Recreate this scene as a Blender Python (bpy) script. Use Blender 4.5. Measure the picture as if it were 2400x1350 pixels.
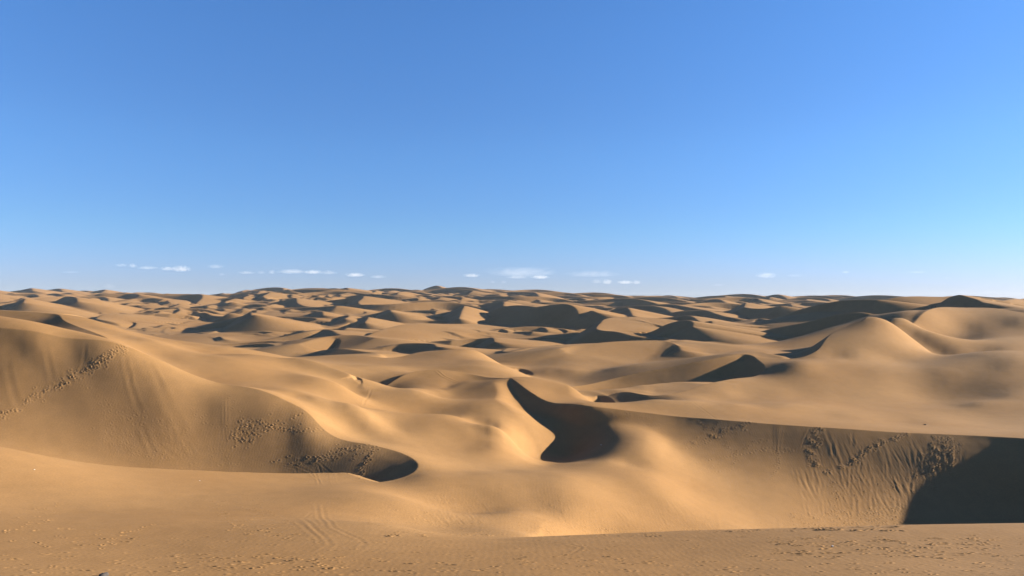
import bpy, bmesh, math, random, time
import numpy as np
for o in list(bpy.data.objects): bpy.data.objects.remove(o)
SC = bpy.context.scene
COL = SC.collection
# ---------------------------------------------------------------- camera, sky, sun, exposure
cam = bpy.data.cameras.new('camera'); camo = bpy.data.objects.new('camera', cam); COL.objects.link(camo)
camo.location = (0, 0, 0); camo.rotation_euler = (math.radians(90), 0, 0)
cam.sensor_width = 36; cam.lens = 36*1746/2400; cam.shift_y = 0.0125
cam.clip_start = .5; cam.clip_end = 40000
SC.camera = camo
SUN_EL, SUN_AZ = 14.0, 79.0          # degrees; azimuth clockwise from the view direction
w = bpy.data.worlds.new('World'); SC.world = w; w.use_nodes = True
nt = w.node_tree; bg = nt.nodes['Background']
sky = nt.nodes.new('ShaderNodeTexSky'); sky.sky_type = 'NISHITA'; sky.sun_disc = False
sky.sun_elevation = math.radians(SUN_EL); sky.sun_rotation = math.radians(SUN_AZ)
sky.altitude = 500; sky.air_density = 1; sky.dust_density = .3; sky.ozone_density = 3
# the camera's white balance for the sky, by height above the horizon
tc = nt.nodes.new('ShaderNodeTexCoord'); sx_ = nt.nodes.new('ShaderNodeSeparateXYZ'); nt.links.new(tc.outputs['Generated'], sx_.inputs[0])
rp = nt.nodes.new('ShaderNodeValToRGB'); nt.links.new(sx_.outputs['Z'], rp.inputs[0]); rp.color_ramp.interpolation = 'EASE'
for k, (pos, c) in enumerate([(.02, (1.0, 1.19, 2.12)), (.10, (.94, 1.28, 1.92)), (.21, (1.0, 1.40, 2.02)), (.375, (1.04, 1.55, 2.22))]):
    el = rp.color_ramp.elements[k] if k < 2 else rp.color_ramp.elements.new(pos)
    el.position = pos; el.color = tuple(x/2.6 for x in c)+(1,)
mx = nt.nodes.new('ShaderNodeMix'); mx.data_type = 'RGBA'; mx.blend_type = 'MULTIPLY'; mx.inputs[0].default_value = 1
nt.links.new(sky.outputs[0], mx.inputs[6]); nt.links.new(rp.outputs[0], mx.inputs[7])
nt.links.new(mx.outputs[2], bg.inputs[0]); bg.inputs[1].default_value = .065
sl = bpy.data.lights.new('sun', 'SUN'); sl.energy = 5; sl.angle = math.radians(.53); sl.color = (1, .93, .80)
so = bpy.data.objects.new('sun', sl); COL.objects.link(so)
so.rotation_euler = (math.radians(90-SUN_EL), 0, math.radians(180-SUN_AZ)); so.location = (200, 60, 80)
SC.view_settings.view_transform = 'Standard'; SC.view_settings.look = 'None'
SC.view_settings.exposure = 2.0; SC.view_settings.gamma = 1
SC.cycles.diffuse_bounces = 1; SC.cycles.max_bounces = 4
SC.cycles.use_denoising = True
QUALITY = 1.0
HAZE = .00005
F=1746.0; V0=705.0
def P(u,v,Y): return ((u-1200)/F*Y, Y, -(v-V0)/F*Y)
BY=[8,20,40,120,200,300,500,800,1200,2000,3200,6000]
BZ=[-7.,-8.5,-11.5,-13,-15,-13.8,-11,-9,-6.,-3.5,-2.,-2.]
LB=np.log(BY)
def base(b): return np.interp(b,LB,BZ)
SKY=[(-400,692),(0,694),(130,694),(220,693),(310,694),(380,700),(430,702),(520,696),(600,689),(640,687),(740,687),(820,688),(960,691),(1060,691),(1200,692),(1300,698),(1400,702),(1500,703),(1620,703),(1740,704),(1860,705),(1930,708),(2400,708),(2800,708)]
YS=1250.
def farbase(a,b):
    # ground level with the far swell that makes the skyline
    z0=np.interp(b,LB,BZ)[:,None]+0*a[None]
    vs=np.interp(a*F+1200,[p[0] for p in SKY],[p[1] for p in SKY])
    zs=(V0-vs)/F*YS
    k=np.ones(25)/25.
    t=smooth((b-math.log(330))/(math.log(YS)-math.log(330)))[:,None]
    t2=smooth((b-math.log(YS*1.05))/(math.log(YS*2.2)-math.log(YS*1.05)))[:,None]
    return z0*(1-t)+zs[None]*t*(1-t2)+t2*(-16.)
# ---- near ground control points (u,v,Y)
G=[
(-300,1350,22),(0,1350,22),(400,1350,22.5),(800,1350,22.5),(1200,1350,22),(1600,1350,22),(2000,1350,21),(2400,1350,20),(2700,1350,19),
(0,1290,27),(400,1290,27.5),(800,1290,27.5),(1200,1290,28),(1600,1290,27.5),(2000,1285,26.5),(2400,1280,26),(2700,1275,25),
(-250,1220,33),(0,1220,34),(400,1220,36),(700,1220,37),(950,1235,37),
(-250,1140,41),(0,1150,43),(350,1160,47),(700,1175,47),(950,1175,50),(1050,1200,54),
(-200,1030,49),(0,1056,50),(100,1075,51),(200,1095,52),(400,1120,54),(600,1135,55),(700,1140,55),(850,1139,57),(0,1044,55),(-200,1022,55),(200,1081,55.5),(600,1127,57),(985,1112,63),(1060,1105,66),
(1050,1150,59),(1150,1200,56),(1200,1243,45),(1200,1222,50),(1200,1198,54.5),(1200,1150,60.5),(1150,1110,65.5),(1270,1066,89),(1222,1062,86),(1310,1063,88.5),(1188,1040,82),(1340,1046,90.5),(1270,1079,84.5),(1330,1076,84.5),(1242,1078,81),(1390,1080,79),(1270,1090,80),(1350,1084,79),(1200,1076,77),(1310,1088,79),(1250,1102,72),(1300,1180,59),(1400,1250,55.5),
(2700,1222,33),(2400,1231,34),(2130,1238,35),(1900,1243,35.5),(1600,1248,36),(1400,1254,36.5),(1200,1260,36.5),(1050,1257,37),(1050,1235,46),(1100,1240,45),
# left dune crest
(-250,752,81),(-100,760,80),(0,766,79.3),(80,774,79.2),(140,788,79.2),(190,793,79.2),(240,798,79.2),(294,811,79.2),(340,830,79.1),(400,854,79),(480,886,78.7),(543,902,78.1),(600,912,77.3),(653,930,76.3),(683,947,75.7),(717,960,74.9),(733,977,74.2),(757,1007,73),(800,1030,72),(850,1039,71.2),(910,1052,70.3),(950,1065,69),(973,1077,67.8),(984,1087,66.5),(977,1103,65),(953,1117,63.3),(900,1131,61),
# behind left dune
(600,850,100),(450,830,100),(700,880,95),(800,900,95),(900,990,82),(1000,1000,82.4),(1100,1010,82.5),(1170,1000,85),(850,965,81),(1080,1060,76),(1000,1060,73.5),(900,1020,77.5),(1150,1050,78),
(800,947,86),(900,960,87),(1000,970,88),(1067,973,89),(1000,964,94),(900,945,95),(840,928,96),
(1024,866,122),(980,870,121),(940,883,118),(900,898,115),(870,910,112),(1060,871,122),(1100,876,122),(1140,884,119),(1020,930,104),(1180,945,98),(1120,965,94),
# K crest
(1196,885,116),(1215,897,112),(1240,915,108),(1270,935,105),(1300,945,102),(1360,949,97.6),(1430,958,97.1),(1500,966,96.6),(1590,976,95.7),(1700,985,93.6),(1800,992,92.2),(1900,1000,91),(2000,1006,90),(2100,1013,89.2),(2200,1018,88.5),(2300,1022,87.6),(2400,1027,86),(2690,1032,80),(2840,1038,74),(2930,1050,66),(2970,1072,59),(2970,1110,52),
# Q and right dune
(1260,884,120),(1230,882,121),(1290,890,118),(1330,901,115),(1367,917,112),(1420,943,107),(1300,920,110),
(1640,940,107),(1550,926,117),(1600,918,120),(1690,893,128),(1730,886,132),(1776,880,137),(1790,872,140),(1792,860,143),(1780,846,149),(1750,829,156),(1770,830,157),(1800,834,154),(1830,839,151),(1868,839,150),(1900,828,152),(1920,816,155),(1934,798,160),(1950,780,165),(1976,766,169),(1996,756,171),(2022,750,172),(2030,739,175),(2045,738,176),
(1460,908,123),(1423,911,121),(1500,916,119),(1447,927,116),(1458,947,109),
(1850,848,142),(1900,856,138),(2000,876,136),(2060,888,134),(2000,838,150),(2080,850,148),(1960,835,152),(2000,960,110),(1850,950,107),(2200,1000,98),(2400,1008,96),(2100,815,158),(2080,745,174),
(2130,898,134),(2210,958,116),(2300,970,112),(2400,985,106),(2300,881,136),(2400,866,138),(2400,930,122),(2300,945,118),(2180,819,165),(2300,824,162),(2400,826,160),(2170,815,176),(2250,826,182),(2400,828,178),(2180,800,200),(2300,784,206),(2400,772,208),(2300,742,222),(2240,720,235),(2320,721,235),(2400,735,225),(2110,741,196),(2160,737,213),(2600,960,112),(2600,870,140),(2600,780,215),
# E
(1330,902,143),(1440,884,148.5),(1550,866,151),(1660,848,153),(1400,870,162),(1600,842,180),(1750,816,196),(1860,806,204),(1900,790,210),(1950,768,217),(1990,757,222),(1830,820,198),(1700,832,176),
# left rear
(132,736,124),(148,750,118),(180,764,112),(220,778,104),(250,791,97),(180,741,124),(240,755,121),(300,777,118),(340,790,116),(400,797,115),(0,728,126),(60,750,106),(0,748,108),(-200,725,126),(-150,740,110),(150,775,97),
(500,800,135),(480,828,108),(600,830,108),(650,838,108),(706,839,108),(740,848,107),(770,860,105),(820,876,103),(860,880,106),(660,838,140),(800,850,135),
# N2
(1500,800,200),(1400,806,195),(1450,862,160),(1350,862,164),(1560,801,200),(1550,852,172),(1250,852,174),(1250,875,160),(860,835,150),(940,838,148),(1000,824,158),(1060,822,160),(1116,821,160),(950,860,132),(1150,850,140),(1190,870,132),(1130,830,160),
]
# explicit (u,Y,z)
GZ=[(2400,50,-19.3),(2100,50,-19.3),(1800,50,-18.6),(1500,50,-16.8),(1350,47,-15.6),(2650,45,-16),(1405,91,-15.2),(1405,85,-16.2),(1450,88,-14.9),(1450,81,-16),(1450,74,-16.7),(1550,86,-14.3),(1550,78,-16),(1550,70,-17.2),(2400,61,-21),(2100,61,-21),(2400,68,-20.8),(2100,68,-20.8),(1800,68,-19.6),(1800,61,-19.8),(1600,63,-18.6),(1450,65,-17),(0,170,-12),(200,170,-12),(400,170,-13.5),(600,175,-15),(800,182,-15),(1000,188,-15),(1200,180,-15),(1350,230,-16),(0,230,-16),(200,230,-16),(400,230,-16.5),(600,230,-16.5),(800,230,-16.5),(1000,230,-16.5),(1200,230,-16.5),(1600,230,-15),(-100,290,-13.9),(300,290,-13.9),(700,290,-13.9),(1100,290,-13.9),(1500,290,-14.5),(1700,290,-15),(1900,290,-13),(2300,290,-9),(2600,290,-8),(1600,258,-18.3),(1700,250,-16.5),(1780,243,-15),(1560,245,-17),(1640,240,-16.5),(1860,236,-12.5),(1800,225,-13.6),(2040,205,-9),(2000,195,-9.6)]
# how steeply the sand tilts towards the sun at chosen spots (u,v,Y,cosine of the sun's angle)
EL_=math.radians(14.);AZ_=math.radians(79.)
SUN=(math.cos(EL_)*math.sin(AZ_),math.cos(EL_)*math.cos(AZ_),math.sin(EL_))
SH=[(650,900,90.0,0.340),(800,960,82.0,0.320),(1000,1010,81.0,0.300),(1150,960,96.0,0.280),(1150,1040,79.0,0.300),(1200,1110,70.0,0.280),(1100,1150,60.0,0.310),(1300,1200,58.0,0.300),(1300,1120,66.0,0.280),(1450,1060,78.0,0.260),(1550,1085,75.0,0.240),(1450,897,142.0,0.100),(1550,887,144.0,0.100),(1620,878,146.0,0.100),(1370,903,138.0,0.110),(1050,990,84.0,0.300),(950,1000,81.0,0.310),(1150,1050,80.0,0.310),(1560,945,106.0,0.310),(1650,920,115.0,0.320),(1850,900,122.0,0.290),(1950,900,122.0,0.280),(2000,860,138.0,0.280),(1900,860,138.0,0.290),(2050,900,125.0,0.280),(2250,880,134.0,0.130),(950,925,106.0,0.260),(1000,905,112.0,0.240),(1960,980,104.0,0.270),(2150,990,102.0,0.240),(1800,970,104.0,0.290),(150,745,116.0,0.300),(230,765,112.0,0.330),(320,800,105.0,0.320),(400,830,96.0,0.330),(500,850,82.3,0.270),(600,870,82.3,0.270),(700,880,95.4,0.290),(560,895,79.6,0.320),(850,920,100.0,0.320),(720,850,106.0,0.260),(800,880,102.5,0.290),(850,1000,78.2,0.330),(900,1030,76.5,0.320),(1165,1000,88.5,0.290),(1120,985,90.5,0.290),(1080,1020,81.2,0.310),(1250,1130,64.8,0.290),(1150,1150,59.8,0.290),(1280,1160,61.8,0.290),(900,860,128.3,0.300),(950,870,125.7,0.320),(1000,850,139.0,0.240),(1050,850,139.4,0.220),(1100,850,138.7,0.200),(1640,950,104.9,0.360),(1720,930,120.5,0.350),(1750,960,104.4,0.350),(1850,970,104.4,0.320),(1950,860,138.1,0.280),(2000,900,131.5,0.280),(2050,930,124.9,0.290),(1980,820,147.4,0.290),(2030,780,152.1,0.310),(2050,860,137.8,0.260),(2100,920,129.4,0.320),(2150,940,125.2,0.300),(2110,870,137.8,0.250),(2080,800,152.4,0.310),(2180,860,140.3,0.130),(2200,900,134.1,0.120),(2250,920,130.3,0.100),(2300,880,136.3,0.100),(2350,930,123.5,0.090),(2350,860,139.0,0.100),(2270,950,118.1,0.110),(2250,845,142.8,0.130),(2330,845,141.9,0.100),(2180,770,185.6,0.130),(2220,790,181.5,0.100),(2280,760,214.7,0.110),(2330,790,181.9,0.090),(2370,760,214.7,0.090),(2150,755,189.0,0.170),(1380,830,183.5,0.270),(1430,850,175.5,0.290),(1400,860,168.2,0.290),(1480,830,185.6,0.240),(1550,830,186.9,0.170),(1330,840,177.9,0.230),(1250,875,160.8,0.140),(1320,870,160.5,0.140),(1400,870,159.0,0.150),(1500,855,160.1,0.180),(60,850,76.8,0.160),(200,860,77.2,0.160),(650,900,83.0,0.320),(600,885,87.0,0.320),(720,925,82.0,0.320),(700,900,90.0,0.320),(850,922,98.0,0.290),(950,930,101.0,0.260),(900,920,100.0,0.260),(1150,1010,83.0,0.280),(500,840,98.0,0.290),(60,850,75.8,0.295,0.030),(200,900,74.4,0.288,0.030),(200,970,71.7,0.264,0.030),(350,950,73.0,0.270,0.030),(350,1020,70.3,0.297,0.030),(500,960,73.8,0.295,0.030),(500,1030,70.9,0.366,0.030),(600,1000,72.4,0.285,0.030),(650,1060,70.2,0.343,0.030),(700,1020,71.9,0.302,0.030)]
def gp_fit():
    A=[];W=[];D=[];S=[]
    def zb(b): return float(base(b))
    for u,v,Y in G:
        b=math.log(Y); A.append([((u-1200)/F,b)]); W.append([1.]); D.append(-(v-V0)/F-zb(b)/Y); S.append(NOISE)
    for u,Y,z in GZ:
        b=math.log(Y); A.append([((u-1200)/F,b)]); W.append([1.]); D.append((z-zb(b))/Y); S.append(NOISE)
    e=.012
    for u,v,Y,nl,*ns in SH:
        b=math.log(Y);a=(u-1200)/F; db=(zb(b+e)-zb(b-e))/(2*e)/Y
        A.append([(a+e,b),(a-e,b),(a,b+e),(a,b-e),(a,b)])
        ga=(SUN[0]-a*SUN[1])/(2*e); W.append([ga,-ga,SUN[1]/(2*e),-SUN[1]/(2*e),SUN[1]])
        D.append(SUN[2]-nl*1.025-SUN[1]*db); S.append(ns[0] if ns else .015)
    pts=np.array([p for q in A for p in q]); M=np.zeros((len(A),len(pts))); k=0
    for i,w in enumerate(W):
        M[i,k:k+len(w)]=w; k+=len(w)
    Kp=kern(np.sqrt(((pts[:,None]-pts[None])**2).sum(-1)))
    K=M@Kp@M.T; K[np.diag_indices(len(A))]+=np.array(S)**2/SD**2
    return pts,M.T@np.linalg.solve(K,np.array(D))
LS=0.45; SD=0.06; NOISE=0.0008
def kern(d):
    t=math.sqrt(3)*d/LS
    return (1+t)*np.exp(-t)
def gp_eval(A,w,a,b):
    out=np.zeros((len(b),len(a)),np.float64)
    for i in range(0,len(b),40):
        bb=b[i:i+40]
        d=np.sqrt((a[None,:,None]-A[:,0])**2+(bb[:,None,None]-A[:,1])**2)
        out[i:i+40]=kern(d)@w
    return out   # q residual
def bicubic(grid,a0,da,b0,db,a,b):
    # separable catmull-rom upsample of grid[b,a] onto vectors b,a
    def mat(x0,dx,n,x):
        t=(x-x0)/dx; i=np.clip(np.floor(t).astype(int),1,n-3); f=t-i
        w=np.stack([-.5*f+f*f-.5*f**3,1-2.5*f*f+1.5*f**3,.5*f+2*f*f-1.5*f**3,-.5*f*f+.5*f**3],1)
        return i,w
    i,w=mat(a0,da,grid.shape[1],a)
    g=sum(grid[:,i+k-1]*w[:,k] for k in range(4))
    j,w=mat(b0,db,grid.shape[0],b)
    return sum(g[j+k-1,:]*w[:,k,None] for k in range(4))
def smooth(t): t=np.clip(t,0,1); return t*t*(3-2*t)
def resample(pts,n):
    pts=np.array(pts,float)
    # centripetal-ish catmull rom through the points
    seg=np.r_[0,np.cumsum(np.hypot(np.diff(pts[:,0]),np.diff(pts[:,1]))**.5)]
    t=np.linspace(0,seg[-1],n); m=np.gradient(pts,seg,axis=0) if len(pts)>2 else np.repeat((pts[1:]-pts[:1])/seg[-1],2,0)
    i=np.clip(np.searchsorted(seg,t,side='right')-1,0,len(seg)-2)
    h=(seg[i+1]-seg[i])[:,None]; s=((t-seg[i])/(seg[i+1]-seg[i]))[:,None]
    return (2*s**3-3*s*s+1)*pts[i]+(s**3-2*s*s+s)*h*m[i]+(-2*s**3+3*s*s)*pts[i+1]+(s**3-s*s)*h*m[i+1]
class Field:
    def __init__(s,a,b):
        s.a=a;s.b=b;s.Y=np.exp(b)[:,None]*np.ones((1,len(a)));s.X=a[None,:]*s.Y
    def near(s,poly,R):
        Y0=max(poly[:,1].min()-R,.5);Y1=poly[:,1].max()+R
        i0,i1=np.searchsorted(s.b,[math.log(Y0),math.log(Y1)])
        x0,x1=poly[:,0].min()-R,poly[:,0].max()+R
        c=[x0/Y0,x0/Y1,x1/Y0,x1/Y1]; j0,j1=np.searchsorted(s.a,[min(c),max(c)])
        if i1<=i0 or j1<=j0: return None
        sl=(slice(i0,i1),slice(j0,j1)); x=s.X[sl];y=s.Y[sl]
        m=(x>x0)&(x<x1)&(y>Y0)
        ii,jj=np.nonzero(m)
        if not len(ii): return None
        ii+=i0;jj+=j0
        return ii,jj
    def dist(s,poly,ii,jj):
        # signed distance (positive on right-hand side walking along), interpolated extra attrs
        x=s.X[ii,jj];y=s.Y[ii,jj]
        tg=np.gradient(poly[:,:2],axis=0); tg/=np.linalg.norm(tg,axis=1,keepdims=True)+1e-9
        best=np.full(len(x),1e18);sg=np.zeros(len(x));at=np.zeros((len(x),poly.shape[1]))
        for k in range(len(poly)-1):
            p=poly[k];e=poly[k+1]-p;l2=e[0]**2+e[1]**2+1e-12
            t=np.clip(((x-p[0])*e[0]+(y-p[1])*e[1])/l2,0,1)
            dx=x-p[0]-t*e[0];dy=y-p[1]-t*e[1];d=dx*dx+dy*dy
            u=np.nonzero(d<best)[0]; tu=t[u]
            best[u]=d[u]; tx=tg[k,0]+(tg[k+1,0]-tg[k,0])*tu; ty=tg[k,1]+(tg[k+1,1]-tg[k,1])*tu
            sg[u]=ty*dx[u]-tx*dy[u]
            at[u]=p+tu[:,None]*e
        d=np.sqrt(best)
        s.c=np.clip(sg/(d+1e-6),-1,1)
        return d*np.where(sg>0,1,-1),at
def smooth_poly(p,sig,n=90):
    seg=np.r_[0,np.cumsum(np.hypot(np.diff(p[:,0]),np.diff(p[:,1])))]
    t=np.linspace(0,seg[-1],n); q=np.stack([np.interp(t,seg,p[:,c]) for c in range(p.shape[1])],1)
    k=np.exp(-.5*((t[:,None]-t[None])/sig)**2); 
    # keep the ends in place
    e=np.minimum(t,seg[-1]-t); 
    sg=np.clip(e/2.2,.05,sig); k=np.exp(-.5*((t[:,None]-t[None])/sg[:,None])**2); k/=k.sum(1,keepdims=True)
    r=k@q; r[:,3:]=q[:,3:]; return r
def p_sig(pts): return min(1.2,.013*np.mean([c[2] for c in pts]))
def gsat(t,p=4): 
    t=np.maximum(t,0)
    return t/(1+t**p)**(1/p)
# carves: list of (points (u,v,Y,h), slope, r0, r1)
CARVE=[
 # left dune slip face
 ([(-300,750,81.5,4.2),(-100,760,80,4.2),(0,766,79.3,4.2),(80,774,79.2,4.2),(140,788,79.2,4.2),(190,793,79.2,4.2),(240,798,79.2,4.2),(294,811,79.2,4.2),(340,830,79.1,4.2),(400,854,79,4.2),(480,886,78.7,4.2),(543,902,78.1,4.2),(600,912,77.3,4.2),(653,930,76.3,4),(683,947,75.7,3.8),(717,960,74.9,3.5),(733,977,74.2,3.2),(757,1007,73,3),(800,1030,72,2.8),(850,1039,71.2,3.2),(910,1052,70.3,3.3),(950,1065,69,3.3),(973,1077,67.8,3),(984,1087,66.5,2.6),(977,1103,65,2),(953,1117,63.3,1.2),(920,1129,62,.4),(890,1132,61,.05)],0.38,11,26),
 # K
 ([(1196,885,116,.02,.06),(1215,897,112,.6,.07),(1240,915,108,1.4,.10),(1270,935,105,2,.15),(1300,945,102,2.4,.18),(1360,949,97.6,2.4,.22),(1430,958,97.1,1.4,0.36),(1500,966,96.6,1.5,0.44),(1545,971,96.2,2,0.50),(1590,976,95.7,3.4,0.55),(1640,980,94.8,4.2,0.60),(1700,985,93.6,4.4,0.62),(1800,992,92.2,4,0.64),(1900,1000,91,4,0.64),(2000,1006,90,4,0.64),(2100,1013,89.2,4,0.64),(2200,1018,88.5,4,0.64),(2300,1022,87.6,4,0.64),(2400,1027,86,4,0.64),(2690,1032,80,4,0.64),(2840,1038,74,4,0.64),(2930,1050,66,3,0.64),(2970,1072,59,2,0.64),(2970,1110,52,.3,0.64)],.47,14,56),
 # ridge T behind K, lee away from the camera
 ([(1470,957,104,.02),(1450,952,105.5,.6),(1420,943,107,1.2),(1367,917,112,1.6),(1330,901,115,1.6),(1290,890,118,1.4),(1260,884,120,1),(1230,882,121,.5),(1205,884,119,.02)],.4,6,15),
 # foreground edge (lee away from camera)
 ([(2900,1220,31,2.5),(2700,1222,33,2.5),(2400,1231,34,2.5),(2130,1238,35,2.5),(1900,1243,35.5,2.5),(1600,1248,36,2.2),(1400,1254,36.5,1),(1250,1258,36.5,.15,.6),(1150,1260,36.8,.02,.4)],.3,10,24),
 # dome M
 ([(860,915,110,.02),(900,898,115,.2),(940,883,118,.35),(980,870,121,.45),(1024,866,122,.5),(1060,871,122,.6),(1100,876,122,.6),(1140,884,119,.4),(1196,886,116,.05)],.2,8,20),
 # Pit P + E
 ([(1290,908,142,.1),(1330,902,143,2),(1440,884,148.5,3.4),(1550,866,151,3.8),(1660,848,153,3.4),(1720,836,155,3.6),(1750,829,156,4),(1780,846,149,4),(1792,860,143,3.6),(1790,872,140,3),(1776,880,137,2.4),(1730,886,132,1.6),(1690,893,128,1),(1640,906,124,.5),(1600,918,120,.05)],.6,9,24),
 # R
 ([(2100,742,188,.1),(2045,738,176,2),(2030,739,175,3),(2022,750,172,3.5),(1996,756,171,3.5),(1976,766,169,3.5),(1950,780,165,3.4),(1934,798,160,3),(1920,816,155,2.2),(1900,828,152,1.4),(1868,839,150,.6),(1835,840,150.5,.1)],.6,9,24),
 # small pit by Q
 ([(1400,912,122,.02),(1423,911,121,1.1),(1447,927,116,1.3),(1458,947,109,.7),(1453,953,106,.02)],.6,3.5,8),
 # L2
 ([(-100,726,127,.5),(0,728,126,1.2),(90,733,125,2),(132,736,124,2.6),(148,750,118,2.8),(180,764,112,2.4),(220,778,104,1.5),(250,791,97,.3)],.36,10,24),
 # crisp rear edges, lee away from the camera
 ([(1140,832,158,.05),(1116,821,160,1),(1060,822,160,1.5),(1000,824,158,1.5),(940,838,150,1.2),(900,838,148,.8),(860,835,150,.05)],.5,5,12),
 ([(830,880,102,.05),(820,876,103,.5),(770,860,105,.9),(740,848,107,1),(706,839,108,1.1),(650,838,108,1),(600,830,108,.8),(480,828,108,.05)],.45,6,16),
 ([(430,803,113,.1),(400,797,115,1),(340,790,116,1.8),(300,777,118,2),(240,755,121,2),(180,741,124,1.5),(136,736,124,.1)],.45,9,24),
 ([(1700,890,129,.05),(1690,893,128,.3),(1640,906,124,.8),(1600,918,120,1.2),(1550,926,117,1.2),(1500,917,119,1.2),(1460,908,122,.8),(1426,911,121,.05)],.4,6,16),
 ([(2500,745,220,2),(2400,735,225,2),(2320,721,235,2),(2240,720,235,2),(2160,737,213,1),(2112,741,196,.05)],.5,8,20),
 ([(2500,828,158,1.5),(2400,826,160,1.5),(2300,824,162,1.4),(2230,821,164,.8),(2180,819,165,.05)],.5,5,14),
 ([(1190,886,116,.05),(1140,884,119,.4),(1100,876,122,.7),(1060,871,122,.8),(1024,866,122,.8),(980,870,121,.7),(940,883,118,.5),(872,910,112,.05)],.4,5,12),
 ([(1080,974,89,.02),(1067,973,89,.2),(1000,970,88,.45),(900,960,87,.45),(850,954,86.5,.3),(800,947,86,.02)],.35,3,9),
 ([(1595,811,191,.05),(1560,801,200,.8),(1500,800,200,1.2),(1400,805,195,1.2),(1342,811,190,.05)],.45,6,15),
 # little hollows
 ([(826,868,104,.05),(835,866,105,.3),(845,868,104,.35),(850,873,102,.1)],.6,1.5,4),
 ([(843,909,110,.05),(856,903,112,.35),(872,902,113,.35),(882,908,111,.05)],.5,2,6),
 ([(1207,851,166,.05),(1225,852,166,.8),(1240,853,164,.9),(1248,858,161,.1)],.6,2,6),
 ([(560,809,214,.05),(573,805,217,1.2),(590,806,216,1.3),(600,811,211,.1)],.6,3,8),
]
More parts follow.
